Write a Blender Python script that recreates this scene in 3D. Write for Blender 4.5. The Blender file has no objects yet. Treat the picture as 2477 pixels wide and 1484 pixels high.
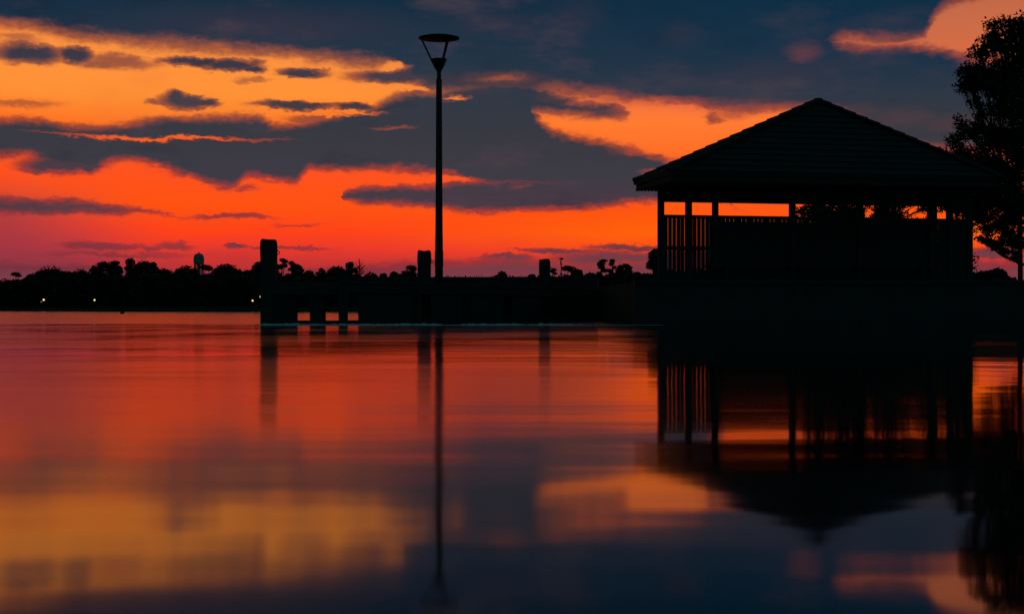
import bpy, math, random
import numpy as np
from mathutils import Vector

# ---------------------------------------------------------------- camera
SC = bpy.context.scene
COL = SC.collection
F, CX, HY, H = 3472.0, 1250.0, 755.0, 0.33      # focal length (photo pixels), centre, horizon row, eye height (m)
cam_d = bpy.data.cameras.new('camera')
cam_d.sensor_width, cam_d.lens = 36.0, 50.0
cam_d.shift_y = 6.0 / 2500.0
cam_d.clip_start, cam_d.clip_end = 0.05, 6000
cam = bpy.data.objects.new('camera', cam_d)
cam.location = (0, 0, H)
cam.rotation_euler = (math.radians(90), 0, 0)
COL.objects.link(cam)
SC.camera = cam
SC.render.engine = 'CYCLES'
SC.cycles.use_denoising = True
SC.cycles.max_bounces = 3
SC.cycles.diffuse_bounces = 2
SC.cycles.adaptive_threshold = 0.015
SC.view_settings.view_transform = 'Standard'
SC.view_settings.look = 'None'
SC.view_settings.gamma = 1
SC.view_settings.use_curve_mapping = False
SC.view_settings.exposure = 0.0


def P(x, y, d):
    """photo pixel + distance along the view axis -> world point"""
    return Vector(((x - CX) * d / F, d, H - (y - HY) * d / F))


def lin(r, g, b):
    f = lambda c: ((c / 255 + 0.055) / 1.055) ** 2.4 if c > 10 else c / 255 / 12.92
    return (f(r), f(g), f(b), 1.0)


# ---------------------------------------------------------------- dusk sky
class NT:
    def __init__(s, tree):
        s.t = tree; s.n = tree.nodes; s.l = tree.links

    def put(s, sock, v):
        if hasattr(v, 'is_linked') or hasattr(v, 'node'):
            s.l.new(v, sock)
        else:
            sock.default_value = v

    def m(s, op, a, b=0.0, c=0.0):
        n = s.n.new('ShaderNodeMath'); n.operation = op
        s.put(n.inputs[0], a); s.put(n.inputs[1], b); s.put(n.inputs[2], c)
        return n.outputs[0]

    def step(s, v, a, b, lo=0.0, hi=1.0):
        n = s.n.new('ShaderNodeMapRange'); n.interpolation_type = 'SMOOTHSTEP'
        s.put(n.inputs[0], v)
        for i, q in enumerate((a, b, lo, hi)):
            s.put(n.inputs[1 + i], q)
        return n.outputs[0]

    def vec(s, x, y, z):
        n = s.n.new('ShaderNodeCombineXYZ')
        for i, q in enumerate((x, y, z)):
            s.put(n.inputs[i], q)
        return n.outputs[0]

    def noise(s, v, scale=1.0, detail=3.0, rough=0.5):
        n = s.n.new('ShaderNodeTexNoise')
        s.put(n.inputs['Vector'], v); n.inputs['Scale'].default_value = scale
        n.inputs['Detail'].default_value = detail; n.inputs['Roughness'].default_value = rough
        return n.outputs['Fac']

    def mix(s, f, a, b):
        n = s.n.new('ShaderNodeMix'); n.data_type = 'RGBA'
        s.put(n.inputs['Factor'], f)
        s.put(n.inputs[6], a); s.put(n.inputs[7], b)
        return n.outputs[2]

    def ramp(s, f, stops):
        n = s.n.new('ShaderNodeValToRGB'); s.put(n.inputs[0], f)
        e = n.color_ramp.elements
        while len(e) < len(stops):
            e.new(0.5)
        for q, (p, c) in zip(e, stops):
            q.position = p; q.color = c
        return n.outputs[0]

    def curve(s, f, pts):
        n = s.n.new('ShaderNodeFloatCurve'); s.put(n.inputs['Value'], f)
        c = n.mapping.curves[0]
        while len(c.points) < len(pts):
            c.points.new(0.5, 0.5)
        for q, (a, b) in zip(c.points, sorted(pts)):
            q.location = (a, b); q.handle_type = 'AUTO_CLAMPED'
        n.mapping.extend = 'HORIZONTAL'
        n.mapping.update()
        return n.outputs[0]


K = 2500 / 2477.0
UR, V0, VR = 1400.0, -150.0, 1300.0


def uv(x, y):
    """sky direction (azimuth, elevation) of a photo pixel, in units of 1/F radian"""
    x, y = x * K - CX, HY - y * K
    return math.atan2(x, F) * F, math.atan2(y, math.hypot(x, F)) * F


def build_world():
    w = bpy.data.worlds.new('World'); SC.world = w; w.use_nodes = True
    w.node_tree.nodes.clear()
    T = NT(w.node_tree)
    tc = T.n.new('ShaderNodeTexCoord')
    sep = T.n.new('ShaderNodeSeparateXYZ'); T.l.new(tc.outputs['Generated'], sep.inputs[0])
    x, y, z = sep.outputs
    U = T.m('MULTIPLY', T.m('ARCTAN2', x, y), F)
    V = T.m('MULTIPLY', T.m('ARCSINE', z), F)
    # ragged edges: three scales of warp, stretched along the horizon
    nv = T.vec(T.m('MULTIPLY', U, 0.0060), T.m('MULTIPLY', V, 0.017), 3.7)
    n1 = T.m('SUBTRACT', T.noise(nv, 1.0, 5.0, 0.62), 0.5)
    nv2 = T.vec(T.m('MULTIPLY', U, 0.028), T.m('MULTIPLY', V, 0.060), 9.1)
    n2 = T.m('SUBTRACT', T.noise(nv2, 1.0, 4.0, 0.6), 0.5)
    nv3 = T.vec(T.m('MULTIPLY', U, 0.0028), T.m('MULTIPLY', V, 0.0065), 17.3)
    n3 = T.m('SUBTRACT', T.noise(nv3, 1.0, 4.0, 0.55), 0.5)
    Uw = T.m('ADD', U, T.m('MULTIPLY', n2, 34.0))
    Vw = T.m('ADD', V, T.m('ADD', T.m('MULTIPLY', n1, 46.0), T.m('MULTIPLY', n2, 21.0)))
    nv4 = T.vec(T.m('MULTIPLY', U, 0.075), T.m('MULTIPLY', V, 0.13), 23.0)
    n4 = T.m('SUBTRACT', T.noise(nv4, 1.0, 3.0, 0.65), 0.5)
    Vw = T.m('MULTIPLY_ADD', n4, 11.0, Vw)
    Uw = T.m('MULTIPLY_ADD', n1, 40.0, Uw)
    Un = T.m('DIVIDE', T.m('ADD', Uw, UR), 2 * UR)

    def edge(pts):
        q = [(min(1, max(0, (uv(a, b)[0] + UR) / (2 * UR))), (uv(a, b)[1] - V0) / VR) for a, b in pts]
        c = T.curve(Un, q)
        return T.m('MULTIPLY_ADD', c, VR, V0)

    def band(up, lo, soft=10.0, op=1.0):
        """cloud between two outlines given in photo rows; returns 0..1 cover"""
        hi = edge(up) if up else 5000.0
        lw = edge(lo) if lo else -500.0
        d = T.m('MINIMUM', T.m('SUBTRACT', hi, Vw), T.m('SUBTRACT', Vw, lw))
        return T.step(d, -soft * 1.5, soft * 1.35, 0.0, op)

    UVw = T.vec(Uw, Vw, 0.0)

    def puffs(op, soft, lst):
        """soft-edged ellipses (photo x, y, half width, half height) that share one cover"""
        r = None
        for xc, yc, rx, ry in lst:
            a, b = uv(xc, yc)
            n = T.n.new('ShaderNodeVectorMath'); n.operation = 'MULTIPLY_ADD'
            T.l.new(UVw, n.inputs[0]); n.inputs[1].default_value = (1 / rx, 1 / ry, 0); n.inputs[2].default_value = (-a / rx, -b / ry, 0)
            k = T.n.new('ShaderNodeVectorMath'); k.operation = 'LENGTH'; T.l.new(n.outputs[0], k.inputs[0])
            r = k.outputs['Value'] if r is None else T.m('MINIMUM', r, k.outputs['Value'])
        return T.step(r, 1.0 + soft * 0.5, 1.0 - soft * 0.6, 0.0, op)

    def union(ms):
        r = ms[0]
        for q in ms[1:]:
            r = T.m('MAXIMUM', r, q)
        return r

    top = band(None, [(-60, 48), (0, 55), (150, 74), (300, 98), (450, 106), (600, 118), (800, 142), (950, 158), (990, 190),
                      (1050, 222), (1150, 228), (1270, 230), (1340, 222), (1400, 226), (1500, 236), (1620, 250), (1750, 260),
                      (1900, 262), (2000, 268), (2080, 306), (2160, 345), (2260, 362), (2540, 366)], 20)
    mid = band([(-60, 300), (60, 294), (130, 300), (210, 307), (300, 302), (420, 289), (540, 286), (640, 290), (665, 306),
                (750, 296), (820, 281), (900, 262), (950, 236), (1000, 224), (1070, 224), (1110, 212), (1200, 200), (1290, 206),
                (1340, 225), (1420, 246), (1475, 256), (1512, 272), (1535, 330), (1560, 368), (1640, 384), (1700, 396), (1760, 470), (2540, 600)],
               [(-60, 368), (60, 372), (110, 392), (170, 404), (225, 416), (245, 396), (330, 388), (400, 404), (480, 432),
                (560, 452), (600, 424), (650, 434), (715, 440), (742, 406), (830, 405), (1000, 413), (1100, 425), (1150, 446),
                (1300, 452), (1640, 450), (1700, 440), (1760, 460), (2540, 560)], 12)
    notch = band([(-60, 450), (1262, 450), (1284, 270), (1300, 273), (1400, 276), (1512, 282), (1560, 262), (1700, 268), (1760, 400), (2540, 500)],
                 [(-60, 200), (1262, 200), (1288, 278), (1345, 322), (1450, 342), (1545, 364), (1620, 384), (1660, 390), (1700, 380), (1760, 380), (2540, 330)], 13)
    low = band([(-60, 800), (806, 800), (826, 470), (860, 458), (1000, 453), (1100, 446), (1180, 440), (1300, 435), (1640, 420), (1720, 450), (1800, 520), (2540, 700)],
               [(-60, 200), (806, 200), (826, 476), (860, 490), (950, 491), (1100, 501), (1180, 508), (1280, 505), (1400, 502),
                (1500, 493), (1640, 485), (1720, 480), (1800, 500), (2540, 680)], 10)
    s1 = union([puffs(.96, .9, [(70, 132, 76, 25), (180, 134, 44, 21), (470, 146, 78, 13), (560, 156, 72, 17), (612, 170, 28, 10), (732, 178, 60, 13),
                                (450, 244, 60, 19), (430, 236, 30, 17), (498, 248, 32, 13), (710, 257, 98, 11), (860, 259, 60, 12), (965, 184, 115, 19),
                                (1675, 290, 36, 12), (150, 398, 90, 20), (215, 404, 28, 12)]),
                puffs(.5, 1.2, [(290, 148, 80, 18), (372, 246, 18, 8), (770, 288, 74, 9), (1720, 283, 40, 9), (240, 156, 50, 12)]),
                puffs(.3, 1.2, [(50, 250, 84, 9), (40, 95, 50, 11), (340, 152, 60, 10), (610, 196, 40, 6)])])
    s2 = union([band([(-60, 482), (100, 484), (200, 490), (300, 500), (352, 511), (420, 530), (2540, 700)],
                     [(-60, 512), (100, 512), (200, 511), (300, 512), (352, 514), (420, 520), (2540, 690)], 9, .95),
                puffs(.92, 1.0, [(570, 594, 24, 7), (1225, 626, 62, 8), (1350, 607, 100, 6), (1520, 596, 92, 8), (1490, 624, 150, 17), (1640, 620, 90, 17), (2390, 612, 70, 11)]),
                puffs(.6, 1.2, [(560, 527, 90, 6), (255, 592, 90, 10), (425, 593, 42, 10), (365, 600, 24, 7), (690, 602, 96, 4.5), (2400, 650, 60, 13)]),
                puffs(.35, 1.3, [(720, 543, 50, 4), (300, 614, 160, 6), (590, 458, 30, 6)])])
    haze_lo = band([(-60, 640), (200, 655), (600, 668), (900, 650), (1050, 645), (1150, 637), (1280, 630), (1400, 642), (1600, 636), (2540, 636)], None, 15, .9)
    slit = union([puffs(.92, 1.0, [(385, 333, 242, 5), (855, 274, 66, 5), (800, 281, 60, 4), (1000, 216, 52, 5), (1080, 436, 80, 8), (1100, 240, 30, 7), (955, 160, 34, 10)]),
                  puffs(.5, 1.5, [(1215, 191, 52, 7), (1450, 236, 52, 8), (1585, 417, 34, 7)]),
                  puffs(.22, 1.8, [(1325, 204, 30, 10), (1420, 232, 80, 16), (1215, 191, 80, 14), (1260, 452, 22, 4)]),
                  puffs(.22, 1.8, [(1945, 128, 34, 20)]),
                  puffs(.4, 1.4, [(1590, 248, 70, 13), (950, 310, 44, 4), (1560, 368, 60, 8)]),
                  puffs(.05, 1.6, [(2180, 288, 80, 20), (2320, 300, 80, 18), (2080, 270, 50, 16), (2260, 352, 70, 12), (1100, 205, 130, 22)]),
                  puffs(.03, 1.9, [(1195, 58, 110, 26), (1390, 40, 60, 36), (1650, 85, 40, 24), (650, 60, 300, 40), (1900, 170, 120, 30)])])
    gap = band([(-60, 160), (1990, 120), (2020, 96), (2050, 88), (2150, 88), (2235, 84), (2255, 50), (2280, 14), (2400, -20), (2540, -60)],
               [(-60, 130), (1990, 80), (2020, 98), (2050, 107), (2190, 112), (2330, 141), (2440, 150), (2540, 170)], 15, .95)
    cover = union([top, mid, low, s1, s2])
    cover = T.m('MULTIPLY', cover, T.m('SUBTRACT', 1.0, notch))
    cover = T.m('MULTIPLY', cover, T.m('SUBTRACT', 1.0, slit))
    cover = T.m('MULTIPLY', cover, T.m('SUBTRACT', 1.0, gap))
    cover = T.m('MAXIMUM', cover, haze_lo)
    # all round and overhead: the same broken cloud, as plain noise
    gv = T.vec(T.m('MULTIPLY', U, 0.0011), T.m('MULTIPLY', V, 0.0034), 41.0)
    gen = T.step(T.noise(gv, 1.0, 6.0, 0.58), 0.40, 0.56, 0.15, 1.0)
    inside = T.m('MULTIPLY', T.step(T.m('ABSOLUTE', U), 1700.0, 1330.0), T.step(V, 1150.0, 800.0))
    cover = T.m('MULTIPLY_ADD', T.m('SUBTRACT', cover, gen), inside, gen)

    # clear sky between the clouds
    def pos(yy):
        return (uv(1250, yy)[1] + 100) / 1000.0
    Vn = T.m('DIVIDE', T.m('ADD', T.m('ADD', V, T.m('MULTIPLY', n3, 70.0)), 100.0), 1000.0)

    def stops(lst):
        return [(pos(a), lin(*c)) for a, c in sorted(lst, reverse=True)]
    left = T.ramp(Vn, stops([(690, (150, 48, 58)), (640, (196, 52, 50)), (600, (236, 58, 42)), (560, (255, 66, 24)), (500, (255, 82, 18)),
                             (430, (255, 82, 30)), (370, (255, 92, 30)), (310, (255, 118, 36)), (240, (255, 146, 54)), (150, (255, 147, 62)),
                             (80, (255, 138, 62)), (0, (232, 120, 72)), (-120, (150, 84, 84))]))
    right = T.ramp(Vn, stops([(690, (160, 52, 62)), (650, (206, 56, 56)), (610, (252, 74, 20)), (570, (255, 100, 8)), (520, (255, 86, 16)),
                              (430, (255, 92, 34)), (360, (255, 112, 40)), (300, (255, 124, 50)), (250, (246, 112, 62)), (180, (226, 110, 66)),
                              (100, (212, 112, 72)), (0, (196, 106, 74)), (-120, (120, 80, 90))]))
    clear = T.mix(T.step(U, -500.0, 500.0), left, right)
    # dull violet murk low in the far left
    murk = T.m('MULTIPLY', T.step(T.m('ADD', U, T.m('MULTIPLY', V, 0.9)), -620.0, -1050.0), T.step(V, 330.0, 210.0))
    murk = T.m('MULTIPLY', murk, 0.7)
    clear = T.mix(murk, clear, lin(120, 54, 72))
    clear = T.mix(T.step(n3, 0.02, 0.26, 0.0, 0.35), clear, T.mix(0.5, clear, lin(215, 60, 40)))
    # lit-through cloud
    cl = T.ramp(Vn, stops([(690, (134, 60, 70)), (640, (112, 60, 70)), (600, (102, 58, 68)), (520, (78, 58, 68)), (430, (62, 59, 69)),
                           (330, (56, 57, 65)), (240, (50, 57, 69)), (150, (37, 53, 70)), (60, (25, 48, 68)), (0, (18, 45, 64)), (-150, (12, 38, 56))]))
    warm = T.step(T.m('ADD', n3, T.m('MULTIPLY', n1, 0.8)), 0.0, 0.36, 0.0, 0.5)
    cl = T.mix(warm, cl, lin(92, 70, 76))
    cl = T.mix(T.step(T.m('SUBTRACT', n1, n3), 0.03, 0.34, 0.0, 0.4), cl, T.mix(0.6, cl, lin(8, 20, 34)))
    cool = T.m('MULTIPLY', T.step(U, -300.0, 900.0), T.step(V, 420.0, 640.0))
    cl = T.mix(T.m('MULTIPLY', cool, 0.55), cl, lin(8, 46, 70))
    thin = T.m('MULTIPLY', T.step(cover, 0.02, 0.45), 0.75)
    dull = T.n.new('ShaderNodeMix'); dull.data_type = 'RGBA'; dull.blend_type = 'MULTIPLY'; dull.inputs[0].default_value = 1.0
    T.l.new(clear, dull.inputs[6]); dull.inputs[7].default_value = (0.62, 0.42, 0.55, 1)
    clear = T.mix(thin, clear, dull.outputs[2])                 # thin cloud reddens the glow before it hides it
    sky = T.mix(T.m('POWER', cover, 0.85), clear, cl)
    # Dusk away from the afterglow: physical sky, sun just under the horizon
    ns = T.n.new('ShaderNodeTexSky'); ns.sky_type = 'NISHITA'; ns.sun_disc = False
    ns.sun_elevation = math.radians(-2.0); ns.sun_rotation = math.radians(-10.0)
    ns.air_density = 1.2; ns.ozone_density = 3.0
    dim = T.n.new('ShaderNodeMix'); dim.data_type = 'RGBA'; dim.blend_type = 'MULTIPLY'; dim.inputs[0].default_value = 1.0
    T.l.new(ns.outputs[0], dim.inputs[6]); dim.inputs[7].default_value = (0.05, 0.05, 0.05, 1)
    dusk = T.mix(0.9, dim.outputs[2], T.mix(gen, lin(38, 74, 84), lin(24, 58, 64)))
    away = T.m('MAXIMUM', T.step(T.m('ABSOLUTE', T.m('ADD', U, 300.0)), 1900.0, 4600.0), T.step(V, 850.0, 2000.0))
    sky = T.mix(away, sky, dusk)
    bg = T.n.new('ShaderNodeBackground'); T.l.new(sky, bg.inputs[0]); bg.inputs[1].default_value = 1.0
    out = T.n.new('ShaderNodeOutputWorld'); T.l.new(bg.outputs[0], out.inputs[0])
    w.cycles.sampling_method = 'NONE'


build_world()

# ---------------------------------------------------------------- materials
def material(name, col, rough=0.8, var=0.35, scale=4.0, spec=0.3, bump=0.0, emit=None):
    m = bpy.data.materials.new(name); m.use_nodes = True
    T = NT(m.node_tree); b = T.n['Principled BSDF']
    b.inputs['Roughness'].default_value = rough
    b.inputs['Specular IOR Level'].default_value = spec
    tc = T.n.new('ShaderNodeTexCoord')
    f = T.noise(tc.outputs['Object'], scale, 4.0, 0.6)
    c0 = tuple(q * (1 - var) for q in col) + (1,); c1 = tuple(q * (1 + var) for q in col) + (1,)
    T.l.new(T.mix(f, c0, c1), b.inputs['Base Color'])
    if bump:
        bn = T.n.new('ShaderNodeBump'); bn.inputs['Distance'].default_value = bump
        T.l.new(f, bn.inputs['Height']); T.l.new(bn.outputs[0], b.inputs['Normal'])
    if emit:
        b.inputs['Emission Color'].default_value = emit[0]; b.inputs['Emission Strength'].default_value = emit[1]
    return m


M = dict(
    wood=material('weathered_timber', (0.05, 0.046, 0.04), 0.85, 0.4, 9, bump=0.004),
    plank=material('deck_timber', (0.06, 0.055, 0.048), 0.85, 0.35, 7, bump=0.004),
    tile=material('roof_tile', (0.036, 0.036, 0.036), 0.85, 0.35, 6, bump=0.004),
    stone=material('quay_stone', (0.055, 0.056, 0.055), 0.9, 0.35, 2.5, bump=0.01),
    soil=material('grass_ground', (0.035, 0.05, 0.025), 0.95, 0.4, 1.5, spec=0.1),
    leaf=material('leaf', (0.035, 0.055, 0.02), 0.7, 0.4, 3, spec=0.2),
    farleaf=material('far_leaf', (0.035, 0.05, 0.025), 0.9, 0.4, 0.6, spec=0.1),
    bark=material('bark', (0.06, 0.05, 0.04), 0.9, 0.4, 8, bump=0.01),
    steel=material('painted_steel', (0.03, 0.035, 0.035), 0.5, 0.15, 5, spec=0.4),
    iron=material('rusty_iron', (0.05, 0.04, 0.035), 0.7, 0.4, 20),
    tank=material('pale_concrete', (0.34, 0.36, 0.34), 0.9, 0.25, 0.5),
    buoy=material('buoy_paint', (0.05, 0.04, 0.04), 0.6, 0.3, 6),
    foam=material('foam', (0.75, 0.75, 0.74), 0.9, 0.25, 3),
    glow=material('lamp_glow', (0.8, 0.7, 0.4), 0.5, 0.0, 1, emit=((1.0, 0.72, 0.25, 1), 1.3)),
    redglow=material('dim_red_glow', (0.5, 0.2, 0.1), 0.5, 0.0, 1, emit=((1.0, 0.30, 0.10, 1), 0.35)),
)

# water: dark body, grazing reflection, wind-roughened outside the sheltered basin
wm = bpy.data.materials.new('water'); wm.use_nodes = True
T = NT(wm.node_tree); b = T.n['Principled BSDF']
b.inputs['Base Color'].default_value = (0.0015, 0.004, 0.005, 1)
b.inputs['IOR'].default_value = 1.42
tc = T.n.new('ShaderNodeTexCoord'); sp = T.n.new('ShaderNodeSeparateXYZ'); T.l.new(tc.outputs['Object'], sp.inputs[0])
wx, wy, _ = sp.outputs
nb = T.noise(T.vec(T.m('MULTIPLY', wx, 0.11), T.m('MULTIPLY', wy, 0.05), 2.0), 1.0, 2.0)
open_w = T.step(T.m('ADD', wy, T.m('MULTIPLY', T.m('SUBTRACT', nb, 0.5), 3.0)), 31.0, 33.5)
patch = T.noise(T.vec(T.m('MULTIPLY', wx, 0.28), T.m('MULTIPLY', wy, 0.24), 5.0), 1.0, 2.0)
near = T.step(T.m('ADD', wy, T.m('MULTIPLY', patch, 1.5)), 2.0, 5.0)
far_ = T.step(T.m('ADD', wy, T.m('MULTIPLY', patch, 3.0)), 6.0, 16.0)
lee = T.step(T.m('SUBTRACT', wx, T.m('MULTIPLY', wy, 0.10)), -0.5, 0.25)      # calmer in the lee of the shelter
calm = T.m('ADD', T.step(patch, 0.3, 0.7, 0.066, 0.082), T.m('MULTIPLY', near, T.m('MULTIPLY_ADD', lee, -0.044, 0.050)))
calm = T.m('ADD', calm, T.m('MULTIPLY', far_, T.m('MULTIPLY_ADD', lee, -0.006, T.step(patch, 0.36, 0.60, -0.042, -0.004))))
calm = T.m('MULTIPLY', calm, T.m('MULTIPLY_ADD', lee, -0.34, 1.0))
T.l.new(T.m('MULTIPLY_ADD', T.m('SUBTRACT', 0.165, calm), open_w, calm), b.inputs['Roughness'])
swell = T.noise(T.vec(T.m('MULTIPLY', wx, 0.45), T.m('MULTIPLY', wy, 0.42), 1.0), 1.0, 2.0, 0.45)
fine = T.noise(T.vec(T.m('MULTIPLY', wx, 0.5), T.m('MULTIPLY', wy, 1.6), 8.0), 1.0, 2.0, 0.5)
lens = T.noise(T.vec(T.m('MULTIPLY', wx, 0.62), T.m('MULTIPLY', wy, 0.34), 31.0), 1.0, 3.0, 0.5)
far_l = T.m('MULTIPLY', T.step(wy, 7.0, 16.0), T.m('MULTIPLY_ADD', lee, -0.6, 1.0))
hgt = T.m('ADD', T.m('ADD', T.m('MULTIPLY', swell, 0.011), T.m('MULTIPLY', lens, T.m('MULTIPLY', far_l, 0.022))), T.m('MULTIPLY', fine, T.m('MULTIPLY_ADD', open_w, 0.016, 0.0024)))
bn = T.n.new('ShaderNodeBump'); bn.inputs['Distance'].default_value = 1.0; bn.inputs['Strength'].default_value = 1.0
T.l.new(hgt, bn.inputs['Height']); T.l.new(bn.outputs[0], b.inputs['Normal'])
M['water'] = wm

# ---------------------------------------------------------------- mesh helpers
class MB:
    def __init__(s):
        s.v = []; s.f = []

    def add(s, v, f):
        k = len(s.v); s.v += [tuple(q) for q in v]; s.f += [tuple(i + k for i in q) for q in f]; return s

    def hexa(s, p):
        return s.add(p, [(0, 3, 2, 1), (4, 5, 6, 7), (0, 1, 5, 4), (1, 2, 6, 5), (2, 3, 7, 6), (3, 0, 4, 7)])

    def box(s, c, e1, e2, e3):
        """centre and three half-extent vectors"""
        c, e1, e2, e3 = map(Vector, (c, e1, e2, e3))
        return s.hexa([c - e1 - e2 - e3, c + e1 - e2 - e3, c + e1 + e2 - e3, c - e1 + e2 - e3,
                       c - e1 - e2 + e3, c + e1 - e2 + e3, c + e1 + e2 + e3, c - e1 + e2 + e3])

    def beam(s, p, q, w, h, up=(0, 0, 1)):
        p, q = Vector(p), Vector(q); d = (q - p); a = d.normalized()
        r = a.cross(Vector(up)).normalized(); u = r.cross(a)
        return s.box((p + q) / 2, d / 2, r * w / 2, u * h / 2)

    def tube(s, pts, radii, n=7, cap=True):
        pts = [Vector(p) for p in pts]; k = len(s.v); m = len(pts)
        for i, p in enumerate(pts):
            d = (pts[min(i + 1, m - 1)] - pts[max(i - 1, 0)]).normalized()
            a = d.orthogonal().normalized() if abs(d.z) > 0.95 else d.cross(Vector((0, 0, 1))).normalized()
            c = d.cross(a)
            for j in range(n):
                t = 2 * math.pi * j / n
                s.v.append(tuple(p + (a * math.cos(t) + c * math.sin(t)) * radii[i]))
        for i in range(m - 1):
            for j in range(n):
                j2 = (j + 1) % n
                s.f.append((k + i * n + j, k + i * n + j2, k + (i + 1) * n + j2, k + (i + 1) * n + j))
        if cap:
            s.f.append(tuple(k + j for j in reversed(range(n)))); s.f.append(tuple(k + (m - 1) * n + j for j in range(n)))
        return s

    def lathe(s, prof, c=(0, 0, 0), n=24):
        c = Vector(c); k = len(s.v)
        for r, z in prof:
            for j in range(n):
                t = 2 * math.pi * j / n
                s.v.append((c.x + r * math.cos(t), c.y + r * math.sin(t), c.z + z))
        for i in range(len(prof) - 1):
            for j in range(n):
                j2 = (j + 1) % n
                s.f.append((k + i * n + j, k + i * n + j2, k + (i + 1) * n + j2, k + (i + 1) * n + j))
        s.f.append(tuple(k + j for j in reversed(range(n)))); s.f.append(tuple(k + (len(prof) - 1) * n + j for j in range(n)))
        return s

    def ring(s, c, ax1, ax2, R, r, n=14, m=6):
        c, a, b2 = Vector(c), Vector(ax1), Vector(ax2); w = a.cross(b2); k = len(s.v)
        for i in range(n):
            t = 2 * math.pi * i / n; o = a * math.cos(t) + b2 * math.sin(t)
            for j in range(m):
                q = 2 * math.pi * j / m
                s.v.append(tuple(c + o * (R + r * math.cos(q)) + w * r * math.sin(q)))
        for i in range(n):
            for j in range(m):
                s.f.append((k + i * m + j, k + ((i + 1) % n) * m + j, k + ((i + 1) % n) * m + (j + 1) % m, k + i * m + (j + 1) % m))
        return s

    def mesh(s, name, mat):
        me = bpy.data.meshes.new(name); me.from_pydata(s.v, [], s.f); me.update(); me.materials.append(M[mat]); return me

    def build(s, name, mat, parent=None, smooth=False):
        me = s.mesh(name, mat)
        if smooth:
            me.polygons.foreach_set('use_smooth', [True] * len(me.polygons))
        return obj(name, me, parent)


def obj(name, me, parent=None, loc=None):
    o = bpy.data.objects.new(name, me); COL.objects.link(o)
    if parent is not None:
        o.parent = parent
        p = parent; off = Vector(p.location)
        while p.parent is not None:
            p = p.parent; off += Vector(p.location)
        o.location = (Vector(loc) if loc is not None else Vector((0, 0, 0))) - off   # meshes are written in world metres
    elif loc is not None:
        o.location = loc
    return o


def thing(name, label, cat, loc, group=None):
    o = bpy.data.objects.new(name, None); o.empty_display_size = 0.2; COL.objects.link(o); o.location = loc
    return tag(o, label, cat, group)


def tag(o, label, cat, group=None):
    o['label'] = label; o['category'] = cat
    if group:
        o['group'] = group
    return o


def kind(o, k, label=None):
    o['kind'] = k
    if label:
        o['label'] = label
    return o


def quads(name, cen, siz, mat, parent=None, aspect=0.5, rng=None, flat=0.0):
    """many small leaf-shaped faces: a folded diamond at each centre"""
    n = len(cen); cen = np.asarray(cen, float)
    a = rng.normal(size=(n, 3)); a[:, 2] *= (1 - flat); a /= np.linalg.norm(a, axis=1)[:, None]
    c = rng.normal(size=(n, 3)); c -= (c * a).sum(1)[:, None] * a; c /= np.linalg.norm(c, axis=1)[:, None]
    w = np.cross(a, c)
    L = (np.asarray(siz) * rng.uniform(0.6, 1.3, n))[:, None]
    v = np.stack([cen - a * L / 2, cen + c * L * aspect / 2 + w * L * .08, cen + a * L / 2, cen - c * L * aspect / 2 + w * L * .08], 1).reshape(-1, 3)
    me = bpy.data.meshes.new(name)
    me.vertices.add(4 * n); me.vertices.foreach_set('co', v.ravel())
    me.loops.add(4 * n); me.loops.foreach_set('vertex_index', np.arange(4 * n))
    me.polygons.add(n); me.polygons.foreach_set('loop_start', np.arange(0, 4 * n, 4)); me.polygons.foreach_set('loop_total', np.full(n, 4))
    me.update(); me.validate(); me.materials.append(M[mat])
    return obj(name, me, parent)


def in_ellipsoid(rng, n, c, r, shell=0.45):
    """points in an ellipsoid, thicker towards its skin"""
    d = rng.normal(size=(n, 3)); d /= np.linalg.norm(d, axis=1)[:, None]
    q = rng.uniform(0, 1, n) ** shell
    return np.asarray(c) + d * q[:, None] * np.asarray(r)


# ---------------------------------------------------------------- water and land
g = MB(); g.add([(-2500, -60, 0), (2500, -60, 0), (2500, 3000, 0), (-2500, 3000, 0)], [(0, 1, 2, 3)])
kind(g.build('lake_water', 'water'), 'structure')


def bank_d(px):
    pts = [(-400, 320), (0, 286), (640, 206), (900, 200), (2900, 200)]
    for (a, da), (c, dc) in zip(pts, pts[1:]):
        if px <= c:
            t = max(0, (px - a) / (c - a)); return da + (dc - da) * t
    return 200


rnd = random.Random(5)
g = MB()
cols = [(q, bank_d(q)) for q in range(-400, 2950, 50)]
prof = [(0.0, -0.3), (0.15, 0.25), (3, 0.7), (12, 1.3), (34, 3.6), (900, 7.0)]
for q, d in cols:
    for dd, zz in prof:
        D = d + dd
        g.v.append(((q - CX) * D / F, D, zz + (rnd.uniform(-.15, .15) if dd > 1 else 0)))
n = len(prof)
for i in range(len(cols) - 1):
    for j in range(n - 1):
        g.f.append((i * n + j, (i + 1) * n + j, (i + 1) * n + j + 1, i * n + j + 1))
kind(g.build('far_shore', 'soil'), 'structure')

# promontory that carries quay and shelter
GZ = 0.98
edge_pts = [(-4.72, 44.0), (2.55, 43.3), (2.9, 33.4), (60, 34.6), (60, 110), (8, 90), (-5.4, 57)]
g = MB(); k = len(edge_pts)
ctr = (8.0, 52.0)
g.v = [(x, y, -0.6) for x, y in edge_pts] + [(x, y, GZ) for x, y in edge_pts]
g.f = [tuple(range(k, 2 * k))] + [(i, (i + 1) % k, (i + 1) % k + k, i + k) for i in range(k)]
kind(g.build('ground', 'soil'), 'structure')

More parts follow.
